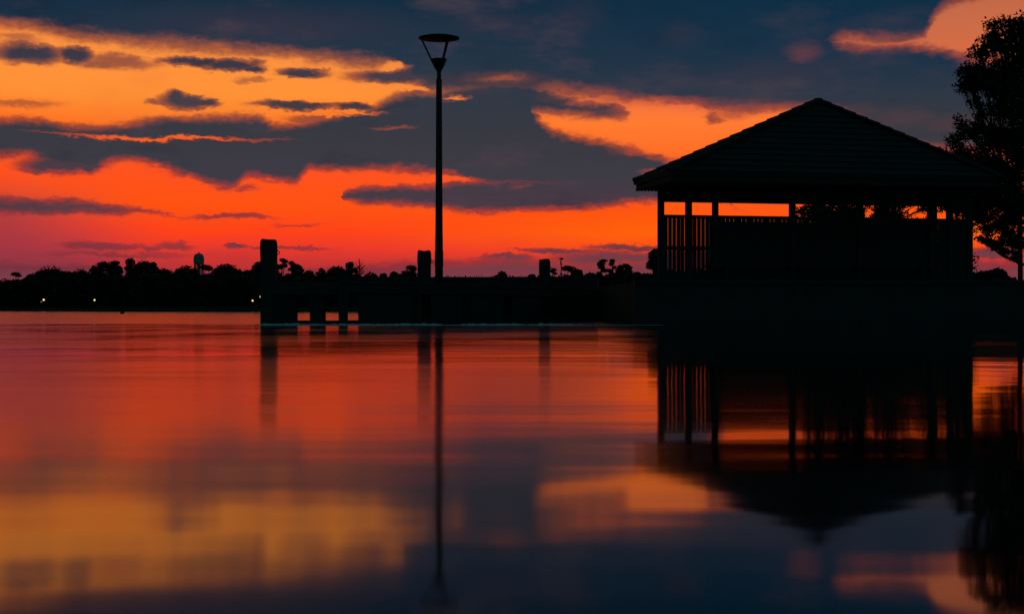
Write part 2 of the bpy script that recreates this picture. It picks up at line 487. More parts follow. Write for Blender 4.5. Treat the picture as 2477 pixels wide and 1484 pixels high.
# ---------------------------------------------------------------- far shore trees
def far_tree(px, top, wpx, shape, label, group, seed, d=None, base=None):
    rng = np.random.default_rng(seed); rr = random.Random(seed)
    d = d if d else bank_d(px) + 9 + rr.uniform(0, 10)
    s = d / F
    if shape == 'round' and base is None:
        top -= 7; wpx *= 1.15
    zt = H + (HY - top) * s
    z0 = base if base is not None else 0.9
    x0 = (px - CX) * s; h = zt - z0; w = wpx * s
    t = thing({'bare': 'bare_tree', 'pine': 'pine_tree'}.get(shape, 'broadleaf_tree'), label, 'tree', (x0, d, z0), group)
    lean = rr.uniform(-.05, .05) * h
    tr = MB(); r0 = 0.02 * h + 0.04
    fork = Vector((x0 + lean * .5, d, z0 + h * (0.5 if shape != 'pine' else .8)))
    tr.tube([(x0, d, z0 - 0.3), (x0 + lean * .2, d, z0 + h * .25), fork], [r0, r0 * .8, r0 * .55], 6)
    lobes = []
    if shape == 'round':
        lobes.append(((x0, d, z0 + h * .60), (w * .54, w * .5, h * .36)))
        for i in range(9):
            a = rr.uniform(0, math.pi)
            rad = rr.uniform(.15, .24)
            lobes.append(((x0 + math.cos(a) * w * (.56 - rad), d + rr.uniform(-.3, .3) * w, z0 + h * (1 - .36 * rad * w / h * 2) - (1 - math.sin(a)) * h * .30 - rad * w * .55), (w * rad, w * rad, w * rad * .62)))
        dens = 1.0
    elif shape == 'open':
        for i in range(8):
            a = rr.uniform(.1, math.pi - .1); rad = rr.uniform(.12, .2)
            q = rr.uniform(.55, 1)
            lobes.append(((x0 + math.cos(a) * w * .4 * q, d + rr.uniform(-.3, .3) * w, zt - w * rad * .6 - (1 - math.sin(a) * q) * h * .38), (w * rad * 1.2, w * rad, w * rad * .5)))
        lobes.append(((x0, d, zt - w * .12), (w * .2, w * .2, w * .11)))
        dens = .8
    elif shape == 'umbrella':
        lobes.append(((x0, d, zt - w * .2), (w * .5, w * .5, w * .17)))
        lobes.append(((x0 - w * .1, d, zt - w * .14), (w * .3, w * .3, w * .13)))
        lobes.append(((x0 + w * .22, d, zt - w * .34), (w * .3, w * .3, w * .1)))
        dens = 1.0
    elif shape == 'pine':
        for i in range(7):
            f = i / 6
            lobes.append(((x0 + rr.uniform(-.32, .32) * w * (.5 + f), d + rr.uniform(-.2, .2) * w, zt - w * .14 - f * h * .42), (w * rr.uniform(.2, .34), w * .3, w * rr.uniform(.10, .17))))
        dens = 1.0
    elif shape == 'column':
        for i in range(5):
            f = i / 4
            lobes.append(((x0 + rr.uniform(-.1, .1) * w, d, zt - w * .3 - f * h * .5), (w * .42, w * .42, w * .36)))
        dens = 1.0
    tr.build('trunk', 'bark', t)
    if shape in ('bare', 'slender'):
        bm = MB()
        for i in range(26 if shape == 'bare' else 8):
            f = rr.uniform(.35, .95); a = rr.uniform(-1, 1)
            p = Vector((x0 + lean * f, d, z0 + h * f * .9)); q = p + Vector((a * w * .5, rr.uniform(-.3, .3) * w, h * rr.uniform(.06, .16)))
            bm.tube([p, (p + q) / 2 + Vector((0, 0, -.05)), q], [.06, .045, .025], 4, False)
        bm.tube([fork, (x0 + lean, d, zt)], [r0 * .5, .05], 5)
        bm.build('branch', 'bark', t)
        if shape == 'bare':
            pts = in_ellipsoid(rng, 70, (x0, d, zt - h * .18), (w * .5, w * .4, h * .2))
        else:
            pts = np.concatenate([in_ellipsoid(rng, 60, (x0 - w * .1, d, zt - w * .3), (w * .6, w * .5, w * .3)), in_ellipsoid(rng, 40, (x0 + lean * .5, d, zt - h * .35), (w * .5, w * .5, w * .25))])
        quads('crown', pts, .2, 'farleaf', t, .6, rng)
        return t
    pts = []
    for c, r in lobes:
        v = r[0] * r[2]
        pts.append(in_ellipsoid(rng, int(80 + 380 * dens * min(v, 6)), c, r, .5))
        if shape in ('round', 'column'):
            pts.append(in_ellipsoid(rng, 40, c, np.asarray(r) * (1.08, 1.08, 1.12), .2))
        if shape in ('open', 'pine', 'umbrella'):
            br = MB(); br.tube([fork - Vector((0, 0, h * .1)), (Vector(c) + fork) / 2 - Vector((0, 0, .1 * w)), c], [r0 * .4, r0 * .3, .03], 4, False)
            br.build('branch', 'bark', t)
    quads('crown', np.concatenate(pts), .36, 'farleaf', t, .8, rng)
    return t


GR = 'trees of the far shore treeline'
R_ = 'rounded dark broadleaf tree in the treeline across the lake'
L_ = 'low bushy tree filling a dip in the treeline across the lake'
far = [
    (-40, 690, 90, 'round', 'low bushy tree at the outermost end of the far treeline'), (12, 684, 60, 'round', 'low bushy tree beside the lone flat-topped tree, away from water tower'), (40, 664, 27, 'umbrella', 'small flat-topped tree standing alone above low growth, far from water tower'),
    (85, 668, 46, 'round', 'low bushy tree between flat-topped tree and broad domed tree'), (124, 651, 68, 'round', 'broad domed tree above the pair of yellow shore lights'), (165, 664, 44, 'round', 'low tree right against the broad domed tree, below its crown'), (197, 659, 48, 'round', 'low tree between broad domed tree and tall round-crowned tree'),
    (253, 639, 64, 'round', 'tall round-crowned tree with a tuft on its shoulder, above single shore light'), (280, 638, 30, 'round', 'narrow tuft-topped tree beside the tall round crown'),
    (318, 632, 28, 'column', 'tall square-topped tree rising highest in the treeline'), (352, 638, 58, 'round', 'wide tree with knobbly top next to the tall square-topped tree'),
    (372, 643, 26, 'round', 'narrow round tree behind the knobbly-topped tree'), (400, 657, 54, 'round', 'sloping-shouldered round tree on the water tower side of knobbly-topped tree'), (425, 668, 40, 'round', 'low bushy tree in the dip before the water tower'),
    (455, 650, 56, 'round', 'domed tree partly covering the foot of the water tower'), (503, 646, 34, 'umbrella', 'flat-crowned tree just beside the water tower'),
    (553, 645, 68, 'round', 'wide low dome tree between water tower and square mooring post'), (602, 661, 44, 'round', 'low tree in the dip between wide dome tree and square mooring post'), (632, 642, 40, 'round', 'round tree showing one side past the thick square mooring post'),
    (690, 630, 44, 'open', 'tall airy tree with sky showing through its crown beside mooring post'), (712, 637, 42, 'open', 'airy tree with gaps in its crown, second from square mooring post'),
    (728, 650, 26, 'round', 'round tree closing the end of the airy tree pair'), (660, 655, 40, 'round', 'round tree mostly hidden behind the thick square mooring post'), (753, 664, 34, 'round', 'low bushy tree between airy trees and small pointed round tree'), (784, 659, 22, 'round', 'small pointed round tree standing apart in a gap of the treeline'),
    (824, 651, 50, 'round', 'dense round tree next to dark columnar tree'), (854, 640, 25, 'column', 'dark columnar tree beside thin bare tree'), (868, 654, 22, 'open', 'thin-crowned tree under the bare tree'),
    (880, 631, 30, 'bare', 'thin leafless tree with spreading twigs against the red sky'), (905, 668, 38, 'round', 'low bushy tree at the foot of thin bare tree'), (936, 671, 18, 'round', 'tiniest bush-like tree in the gap between bare tree and second post'), (963, 667, 30, 'round', 'low bushy tree just before the round tree by second mooring post'),
    (998, 660, 50, 'round', 'round tree behind the foot of second mooring post'), (1004, 648, 28, 'umbrella', 'little umbrella-shaped tree beside the second mooring post'),
    (1223, 664, 28, 'round', 'small lone bush-like tree between lamp post and third mooring post'), (1300, 673, 26, 'round', 'lowest bushy tree tucked against the third mooring post'),
    (1353, 655, 28, 'open', 'airy low tree beside the third mooring post'), (1371, 629, 9, 'slender', 'very thin stalk-like tree with tufted tip'), (1387, 648, 36, 'umbrella', 'umbrella-crowned tree beside the thin stalk-like tree'),
    (1407, 659, 30, 'round', 'round tree beside the umbrella-crowned tree, toward the ragged pines'), (1442, 668, 34, 'round', 'low bushy tree at the foot of the ragged pine pair'), (1470, 632, 34, 'pine', 'ragged pine with clumped foliage, taller of a pair'), (1495, 633, 26, 'pine', 'ragged pine with clumped foliage, slimmer of a pair'),
    (1525, 646, 42, 'round', 'round tree between ragged pines and shelter'), (1553, 667, 36, 'round', 'low bushy tree just outside left corner post of shelter'), (1640, 660, 60, 'round', 'round distant tree seen through first slatted bay of shelter'), (1700, 658, 70, 'round', 'round distant tree seen through second slatted bay of shelter'), (1760, 660, 60, 'round', 'round distant tree hidden behind the boarded bays of shelter'),
]
for i, (px, top, w, sh, lb) in enumerate(far):
    far_tree(px, top, w, sh, lb, GR, 100 + i)
far_tree(1603, 611, 44, 'open', 'ragged leafy tree half hidden by left corner post of shelter', None, 77, d=72, base=GZ)
far_tree(1596, 628, 26, 'open', 'small ragged tree leaning out past left corner post of shelter', None, 78, d=70, base=GZ)
for i, (px, top, w, lb) in enumerate([(2388, 662, 40, 'low rounded bush beside right corner post of shelter'), (2430, 654, 50, 'rounded bush between shelter and slender tree trunk'), (2463, 677, 34, 'lowest bush by the foot of the slender tree trunk')]):
    o = far_tree(px, top, w, 'round', lb, None, 300 + i, d=66, base=GZ - .1)
    o['category'] = 'bush'; o.name = 'bush'

rng = np.random.default_rng(3)
pts = []
for px in np.arange(-420, 1820, 3.0):
    d = bank_d(px) + rng.uniform(2.5, 7); s = d / F
    row = np.interp(px, [-400, 0, 60, 200, 330, 640, 760, 900, 1000, 1150, 1300, 1400, 1580, 1820], [700, 694, 682, 674, 672, 670, 676, 678, 678, 682, 680, 674, 672, 662]) + 3 * math.sin(px * .13) + rng.uniform(-3, 3)
    hi = H + (HY - row) * s
    n = 64
    c = np.stack([(px - CX) * s + rng.normal(0, .6, n), d + np.abs(rng.normal(0, 1.5, n)), rng.uniform(0.05, .97, n) ** .8 * hi], 1)
    pts.append(c)
o = quads('shore_thicket', np.concatenate(pts), .85, 'farleaf', None, .85, rng)
kind(o, 'stuff', 'dark unbroken undergrowth along the far shore'); o['category'] = 'undergrowth'

# ---------------------------------------------------------------- water tower beyond the trees
D = 620.0; c = P(485.5, 755, D); s = D / F
t = thing('water_tower', 'pale domed water tower on legs rising behind the far treeline', 'water tower', (c.x, D, 1.5))
zt, zb, R = H + (HY - 622) * s, H + (HY - 645.5) * s, 12.3 * s
g = MB(); g.lathe([(R * .82, zb), (R * .97, zb + .5), (R, zb + 1.2), (R, zt - 1.3), (R * .93, zt - .6)], (c.x, D, 0), 20); tank = g.build('tank', 'tank', t)
g = MB(); g.lathe([(R * .95, zt - .61), (R * .8, zt + .1), (R * .45, zt + .55), (R * .1, zt + .75)], (c.x, D, 0), 20); roof = g.build('domed_roof', 'tank', t)
g = MB(); g.lathe([(.3, zt + .6), (.3, zt + 1.1), (.08, zt + 1.3)], (c.x, D, 0), 8); g.build('vent_cap', 'tank', roof)
for i in range(8):
    a = i * math.pi / 4 + .2
    g = MB(); g.box((c.x + R * math.cos(a) * 1.01, D + R * math.sin(a) * 1.01, (zb + zt) / 2), (-.12 * math.sin(a), .12 * math.cos(a), 0), (.06 * math.cos(a), .06 * math.sin(a), 0), (0, 0, (zt - zb) / 2 - .8)); g.build('pilaster', 'tank', tank)
for i in range(6):
    a = i * math.pi / 3
    x, y = c.x + R * .86 * math.cos(a), D + R * .86 * math.sin(a)
    g = MB(); g.tube([(x, y, 1.5), (x, y, zb + .3)], [.33, .28], 8); g.build('leg', 'tank', t)
g = MB(); g.tube([(c.x, D, 1.5), (c.x, D, zb + .3)], [.5, .45], 10); g.build('riser_pipe', 'tank', t)

# ---------------------------------------------------------------- lamps on the far shore, buoy
def shore_lamp(px, py, r, label, mat='glow'):
    d = bank_d(px) + 0.3; p = P(px, py, d); z0 = 0.1
    t = thing('shore_lamp', label, 'lamp', (p.x, d, z0), 'lit lamps along the far shore')
    g = MB(); g.tube([(p.x, d + .1, z0 - .3), (p.x, d + .1, p.z + r)], [.06, .05], 6); g.build('pole', 'steel', t)
    g = MB(); g.lathe([(.03, -r), (r * .8, -r * .6), (r, 0), (r * .8, r * .6), (.03, r)], (p.x, d - .05, p.z), 10); g.build('lamp_globe', mat, t)
    g = MB(); g.lathe([(r * 1.15, 0), (r * .6, .08), (.04, .14)], (p.x, d, p.z + r * .9), 10); g.build('lamp_cap', 'steel', t)


shore_lamp(107, 731.5, .20, 'bright yellow globe lamp with a dim red light beside it')
shore_lamp(101, 736.5, .13, 'dim red light low beside a bright yellow globe lamp', 'redglow')
shore_lamp(231, 732, .17, 'lone yellow globe lamp below the tall round-crowned tree')
shore_lamp(617, 733.5, .14, 'faint yellow globe lamp, lower of two near square mooring post')
shore_lamp(637.5, 724, .20, 'bright yellow globe lamp touching the edge of square mooring post')

d = 104.0; p = P(298.5, 766, d)
t = thing('buoy', 'small dark mooring buoy floating alone on open water', 'buoy', (p.x, d, 0))
g = MB(); g.lathe([(.06, -.12), (.13, -.06), (.155, .03), (.145, .11), (.09, .17), (.03, .19)], (p.x, d, 0), 16); g.build('float', 'buoy', t, True)
g = MB(); g.ring((p.x, d, .22), (1, 0, 0), (0, 0, 1), .04, .012); g.build('ring', 'iron', t)

# ---------------------------------------------------------------- quay wall
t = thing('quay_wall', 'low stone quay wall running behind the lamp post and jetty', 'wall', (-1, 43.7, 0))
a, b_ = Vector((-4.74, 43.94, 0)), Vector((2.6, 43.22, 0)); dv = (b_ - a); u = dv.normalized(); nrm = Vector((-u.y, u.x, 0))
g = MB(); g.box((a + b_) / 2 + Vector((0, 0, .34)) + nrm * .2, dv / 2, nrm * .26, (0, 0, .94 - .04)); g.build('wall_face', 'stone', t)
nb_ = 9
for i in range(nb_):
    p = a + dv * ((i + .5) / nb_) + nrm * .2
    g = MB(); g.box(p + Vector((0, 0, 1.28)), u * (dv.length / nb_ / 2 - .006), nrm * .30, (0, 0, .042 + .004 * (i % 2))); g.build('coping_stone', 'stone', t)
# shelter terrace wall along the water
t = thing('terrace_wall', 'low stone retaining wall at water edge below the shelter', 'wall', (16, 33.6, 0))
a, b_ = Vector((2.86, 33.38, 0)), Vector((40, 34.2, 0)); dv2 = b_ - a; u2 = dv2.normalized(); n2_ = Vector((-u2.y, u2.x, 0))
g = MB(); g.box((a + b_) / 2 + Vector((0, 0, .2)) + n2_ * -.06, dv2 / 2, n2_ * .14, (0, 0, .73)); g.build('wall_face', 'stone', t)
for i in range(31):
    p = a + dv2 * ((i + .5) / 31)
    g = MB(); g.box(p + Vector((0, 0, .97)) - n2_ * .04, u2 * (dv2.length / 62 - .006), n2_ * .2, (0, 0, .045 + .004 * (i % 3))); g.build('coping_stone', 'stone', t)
# grass tufts on the quay top
rng = np.random.default_rng(11); g = MB()
for i in range(150):
    f = rng.uniform(0, 1); p = Vector((-4.74, 43.94, 1.31)) + dv * f + nrm * rng.uniform(.05, .6)
    h = rng.uniform(.03, .09) * (1.6 if rng.uniform() < .1 else 1); lean = rng.uniform(-.08, .08)
    g.add([p + Vector((-.006, 0, -.08)), p + Vector((.006, 0, -.08)), p + Vector((lean * .4 + .003, 0, h * .7)), p + Vector((lean, 0, h))], [(0, 1, 2, 3)])
o = g.build('grass', 'leaf'); kind(o, 'stuff', 'sparse thin grass blades along top of quay wall'); o['category'] = 'grass'

# ---------------------------------------------------------------- jetty with mooring posts
J0, J1 = Vector((-5.29, 31.0, 0)), Vector((0.98, 43.0, 0))
ju = (J1 - J0).normalized(); jr = Vector((ju.y, -ju.x, 0)); JW, DZ = 1.75, 0.93
JL = (J1 - J0).length + .4
t = thing('jetty', 'low timber jetty running from mooring posts to the quay wall', 'jetty', J0)
pl = MB().box((0, 0, 0), jr * (JW / 2), ju * .066, (0, 0, .022)).mesh('deck_plank', 'plank')
npl = int(JL / .145)
for i in range(npl):
    obj('deck_plank', pl, t, J0 + jr * (JW / 2 + .05) + ju * (.07 + i * .145) + Vector((0, 0, DZ - .022 + .003 * ((i * 7) % 3))))
Z = lambda z: Vector((0, 0, z))
for o_ in (.12, JW - .02):
    g = MB(); g.beam(J0 + jr * o_ + Z(DZ - .15), J0 + jr * o_ + ju * JL + Z(DZ - .15), .09, .2); g.build('stringer', 'wood', t)
g = MB(); g.beam(J0 + jr * .02 - ju * .06 + Z(DZ - .16), J0 + jr * (JW + .06) - ju * .06 + Z(DZ - .16), .1, .26); g.build('end_beam', 'wood', t)
g = MB(); g.beam(J0 + jr * .02 - ju * .04 + Z(.045), J0 + jr * (JW + .05) - ju * .04 + Z(.045), .12, .10); g.build('low_beam', 'wood', t)
g = MB(); g.beam(J0 + jr * JW + Z(.045), J0 + jr * JW + ju * JL + Z(.045), .12, .10); g.build('low_beam', 'wood', t)


def pile(px0, px1, dist, name='pile'):
    w = (px1 - px0) * dist / F; x = ((px0 + px1) / 2 - CX) * dist / F
    g = MB(); g.box((x, dist, .15), (w / 2, 0, 0), (0, .11, 0), (0, 0, .66)); g.build(name, 'wood', t)


pile(668, 725, 30.95, 'fender_board'); pile(758, 794, 30.55); pile(828, 848, 30.22); pile(1004, 1026, 32.9); pile(1128, 1150, 36.0); pile(1230, 1250, 39.2)


def mooring_post(px0, px1, top, d, label, seed, notch):
    rr = random.Random(seed); w = (px1 - px0) * d / F / 2; x = ((px0 + px1) / 2 - CX) * d / F; zt = H + (HY - top) * d / F
    t = thing('mooring_post', label, 'post', (x, d, -.4))
    g = MB(); lv = [(-.6, 1.0), (zt * .4, 1.0), (zt - .42, .985), (zt - .2, 1.02), (zt - .07, 1.0), (zt - .015, .95), (zt, .9)]
    n = 12; k = 0
    sq = []
    for i in range(4):
        for q in (-.8, 0, .8):
            a = i * math.pi / 2
            px_, py_ = 1.0, q
            sq.append((px_ * math.cos(a) - py_ * math.sin(a), px_ * math.sin(a) + py_ * math.cos(a)))
    for li, (z, f) in enumerate(lv):
        for j, (a, b2) in enumerate(sq):
            jx = rr.uniform(-.02, .02) if li > 1 else 0
            sh = -notch * w if (li >= 5 and a > .5) else 0
            g.v.append((x + w * (a * f + jx) + sh, d + w * (b2 * f + jx), z + (rr.uniform(-.02, .012) if li >= 5 else 0)))
    for i in range(len(lv) - 1):
        for j in range(n):
            g.f.append((i * n + j, i * n + (j + 1) % n, (i + 1) * n + (j + 1) % n, (i + 1) * n + j))
    g.f.append(tuple((len(lv) - 1) * n + j for j in range(n)))
    sh = g.build('shaft', 'wood', t)
    rz = zt - .27
    g = MB(); g.tube([(x + w * .9, d, rz + .02), (x + w + .04, d, rz + .02)], [.012, .012], 6); g.build('eye_bolt', 'iron', t)
    g = MB(); g.ring((x + w + .035, d - .01, rz - .02), (1, 0, 0), (0, 0, 1), .035, .009); g.build('ring', 'iron', t)
    g = MB(); g.beam((x - w * .95, d, zt - .62), (x + w * .95, d, zt - .62), 2 * w + .03, .05); g.build('iron_band', 'iron', t)


mooring_post(638, 675, 584.5, 31.0, 'thick square mooring post at the outer end of jetty', 1, .10)
mooring_post(1020, 1052, 611.5, 36.4, 'square mooring post standing right beside the lamp post', 2, .04)
mooring_post(1316, 1343, 633, 42.7, 'square mooring post near the quay wall, farthest along the jetty', 3, .0)

# ---------------------------------------------------------------- lamp post on the jetty
d = 37.0; s = d / F; lx = (1071.8 - CX) * s
zz = lambda y: H + (HY - y) * s
t = thing('street_lamp', 'tall slim lamp post with flat disc top standing on the jetty', 'street lamp', (lx, d, DZ))
g = MB(); g.lathe([(9.8 * s, DZ), (9.6 * s, DZ + 1.2), (9.0 * s, zz(560)), (7.2 * s, zz(200)), (7.3 * s, zz(194))], (lx, d, 0), 20); pole = g.build('pole', 'steel', t, True)
g = MB(); g.lathe([(15 * s, DZ + .002), (15 * s, DZ + .03), (10.5 * s, DZ + .05)], (lx, d, 0), 20); g.build('base_plate', 'steel', t)
g = MB(); g.lathe([(9.4 * s, DZ + .5), (10.6 * s, DZ + .52), (10.6 * s, DZ + .9), (9.4 * s, DZ + .92)], (lx, d, 0), 20); g.build('access_door', 'steel', pole)
g = MB(); g.lathe([(5.3 * s, zz(194.5)), (5.2 * s, zz(176)), (6 * s, zz(174)), (15.3 * s, zz(157)), (15.3 * s, zz(156))], (lx, d, 0), 20); g.build('cone', 'steel', t, False)
for i, y in enumerate((153.2, 149.8, 146.2)):
    r = (15.8 + i * 1.3) * s
    g = MB(); g.lathe([(r, 0), (r + .015, .006), (r + .012, .016), (r * .6, .010), (r * .6, .0)], (lx, d, zz(y)), 24); g.build('louvre', 'steel', t)
g = MB(); g.lathe([(2.5 * s, zz(157)), (2.5 * s, zz(147))], (lx, d, 0), 10); g.build('lamp_holder', 'steel', t)
g = MB(); g.lathe([(12 * s, -.030), (36 * s, -.026), (47 * s, -.008), (50.5 * s, 0.0), (50.5 * s, .018), (38 * s, .052), (14 * s, .068), (2 * s, .07)], (lx, d, zz(94.5)), 40); g.build('disc_reflector', 'steel', t, True)
for ang in (188, 68, 308):
    a = math.radians(ang); ca, sa = math.cos(a), math.sin(a)
    g = MB(); g.tube([(lx + 8 * s * ca, d + 8 * s * sa, zz(168)), (lx + 17 * s * ca, d + 17 * s * sa, zz(150)), (lx + 43 * s * ca, d + 43 * s * sa, zz(96.5))], [.024, .024, .022], 8); g.build('strut', 'steel', t)

# ---------------------------------------------------------------- shelter
yaw = math.radians(12)
e = Vector((math.cos(yaw), math.sin(yaw), 0)); nn = Vector((-math.sin(yaw), math.cos(yaw), 0))
A = Vector((3.70, 36.0, 0)); L = 8.71


def tpar(px):
    r = (px - CX) / F
    return (36 * r - 3.70) / (e.x - e.y * r)


def S(tt, off, z):
    return A + e * tt + nn * off + Vector((0, 0, z))


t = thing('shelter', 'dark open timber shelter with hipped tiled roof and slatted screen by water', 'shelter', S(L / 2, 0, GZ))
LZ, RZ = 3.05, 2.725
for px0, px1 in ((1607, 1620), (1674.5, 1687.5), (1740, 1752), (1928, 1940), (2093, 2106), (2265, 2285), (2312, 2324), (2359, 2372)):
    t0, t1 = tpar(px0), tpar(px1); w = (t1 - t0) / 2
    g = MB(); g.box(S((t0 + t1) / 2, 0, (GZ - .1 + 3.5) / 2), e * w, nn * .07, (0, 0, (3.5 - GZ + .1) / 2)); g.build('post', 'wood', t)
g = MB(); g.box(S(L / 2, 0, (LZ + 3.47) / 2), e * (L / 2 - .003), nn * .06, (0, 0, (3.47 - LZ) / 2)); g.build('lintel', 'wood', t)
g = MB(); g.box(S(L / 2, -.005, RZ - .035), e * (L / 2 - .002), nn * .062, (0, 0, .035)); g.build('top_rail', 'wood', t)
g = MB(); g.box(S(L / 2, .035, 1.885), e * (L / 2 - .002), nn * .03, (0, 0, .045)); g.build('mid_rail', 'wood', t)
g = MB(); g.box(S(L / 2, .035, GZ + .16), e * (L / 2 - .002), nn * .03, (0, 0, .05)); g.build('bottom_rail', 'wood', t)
pitch = (tpar(1670) - tpar(1620)) / 4.95
sl = MB().box((0, 0, 0), e * (pitch / 2 - .0052), nn * .010, (0, 0, (RZ - .07 - GZ - .06) / 2)).mesh('slat', 'wood')
i = 0; tt = tpar(1620) + pitch / 2 + .005
while tt < L:
    off = .0018 * (((i * 37) % 7) / 3.5 - 1)
    obj('slat', sl, t, S(tt + off, -.006, (RZ - .07 + GZ + .06) / 2))
    tt += pitch; i += 1
# boards closing the back of the middle bays
tb0, tb1 = tpar(1748), tpar(2268); nbd = 8
for i in range(nbd):
    z0 = GZ + .1 + i * (2.57 - GZ - .1) / nbd; z1 = GZ + .1 + (i + 1) * (2.57 - GZ - .1) / nbd
    g = MB(); g.box(S((tb0 + tb1) / 2,   .085 + .026 * (i % 2), (z0 + z1) / 2), e * ((tb1 - tb0) / 2), nn * .012, (0, 0, (z1 - z0) / 2 + (.01 if i % 2 else .001))); g.build('back_board', 'wood', t)
# bench on the lake side
for k_, zq in ((-.28, .44), (-.42, .44), (-.56, .44)):
    g = MB(); g.box(S(L / 2, k_, GZ + zq), e * 3.2, nn * .06, (0, 0, .02)); g.build('bench_board', 'wood', t)
for q in (1.6, 3.4, 5.2, 7.0):
    g = MB(); g.box(S(q, -.40, GZ + .21), e * .04, nn * .2, (0, 0, .225)); g.build('bench_bracket', 'wood', t)
# roof
o1, o2, D2, EZ = .19, 0.0, 1.5, 3.70
apex = S(tpar(1997), 0, 5.75)
cor = [S(-o1, D2, EZ), S(L + o2, D2, EZ), S(L + o2, -D2, EZ), S(-o1, -D2, EZ)]   # rear-left, rear-right, front-right, front-left
g = MB(); NC = 13
low = [c_ - Vector((0, 0, .10)) for c_ in cor]
for i in range(4):
    p, q = cor[i], cor[(i + 1) % 4]
    nface = (q - p).cross(apex - p).normalized(); nface = nface if nface.z > 0 else -nface
    for k_ in range(NC):
        f0, f1 = k_ / NC, min(1.0, (k_ + 1) / NC)
        a0, a1 = p.lerp(apex, f0), q.lerp(apex, f0); b0, b1 = p.lerp(apex, f1), q.lerp(apex, f1)
        lift = nface * .03
        g.add([a0, a1, a0 + lift, a1 + lift, b0 + nface * .002, b1 + nface * .002], [(0, 1, 3, 2), (2, 3, 5, 4)])
ci = len(g.v); g.v += [tuple(c_) for c_ in low]; g.f.append((ci, ci + 1, ci + 2, ci + 3))
ct = len(g.v); g.v += [tuple(c_) for c_ in cor]
for i in range(4):
    g.f.append((ci + i, ci + (i + 1) % 4, ct + (i + 1) % 4, ct + i))
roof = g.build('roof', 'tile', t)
inn = [S(-o1 + .06, D2 - .06, 0), S(L + o2 - .06, D2 - .06, 0), S(L + o2 - .06, -D2 + .06, 0), S(-o1 + .06, -D2 + .06, 0)]
for i in range(4):
    g = MB(); p, q = inn[i], inn[(i + 1) % 4]; dd = (q - p).normalized() * .012
    g.beam(p + dd + Z(3.555), q - dd + Z(3.555), .024, .15); g.build('fascia', 'wood', roof)
g = MB(); g.add([S(-o1 + .075, D2 - .075, 3.50), S(L + o2 - .075, D2 - .075, 3.50), S(L + o2 - .075, -D2 + .075, 3.50), S(-o1 + .075, -D2 + .075, 3.50)], [(0, 1, 2, 3)]); g.build('soffit', 'wood', roof)
# hip tiles: lapped half-round pieces up each hip
for c_ in cor:
    dv3 = apex - c_; ln = dv3.length; a3 = dv3.normalized(); npc = int(ln / .335); st = ln / npc
    sd = a3.cross(Vector((0, 0, 1))).normalized(); up = sd.cross(a3)
    mb = MB(); n = 7
    for z_, r in ((-st * .56, .125), (-st * .5, .135), (st * .52, .10)):
        for j in range(n):
            q = math.pi * j / (n - 1); mb.v.append(tuple(a3 * z_ + sd * math.cos(q) * r + up * (math.sin(q) * r * .72 - .02)))
    for i in range(2):
        for j in range(n - 1):
            mb.f.append((i * n + j, i * n + j + 1, (i + 1) * n + j + 1, (i + 1) * n + j))
    mb.f.append(tuple(range(n))); mb.f.append(tuple(range(2 * n, 3 * n)))
    me = mb.mesh('hip_tile', 'tile')
    for i in range(npc):
        obj('hip_tile', me, roof, c_ + a3 * (st * (i + .5)) + Vector((0, 0, .01)))
g = MB(); g.lathe([(.16, -.12), (.15, 0), (.10, .05), (.03, .06)], apex, 12); g.build('apex_cap', 'tile', roof)
# toothed underside of the eaves
for i in range(4):
    p, q = inn[i], inn[(i + 1) % 4]; ln = (q - p).length; dd = (q - p).normalized(); m_ = int(ln / .095); stp = ln / m_
    mb = MB(); hw = stp * .42
    ow = Vector((dd.y, -dd.x, 0)) * .03
    mb.hexa([-dd * hw * .3 - ow + Z(-.05), dd * hw - ow + Z(-.035), dd * hw + ow + Z(-.035), -dd * hw * .3 + ow + Z(-.05), -dd * hw - ow + Z(.02), dd * hw - ow + Z(.02), dd * hw + ow + Z(.02), -dd * hw + ow + Z(.02)])
    me = mb.mesh('eave_batten', 'wood')
    if i in (0, 2):
        m_use = range(0, m_)
    else:
        m_use = range(0, m_)
    for k_ in m_use:
        obj('eave_batten', me, roof, p + dd * (stp * (k_ + .5)) + Z(3.478))

# ---------------------------------------------------------------- trees by the shelter
def limb(bm, p, q, r0, r1, rr, sag=0.0, n=5):
    p, q = Vector(p), Vector(q); ln = (q - p).length; pts = []; rad = []
    for i in range(n + 1):
        f = i / n; w = p.lerp(q, f) + Vector((rr.uniform(-1, 1), rr.uniform(-1, 1), rr.uniform(-1, 1))) * ln * .03 * (0 < i < n) + Vector((0, 0, sag * math.sin(math.pi * f)))
        pts.append(w); rad.append(r0 + (r1 - r0) * f)
    bm.tube(pts, rad, 6, False)
    return pts


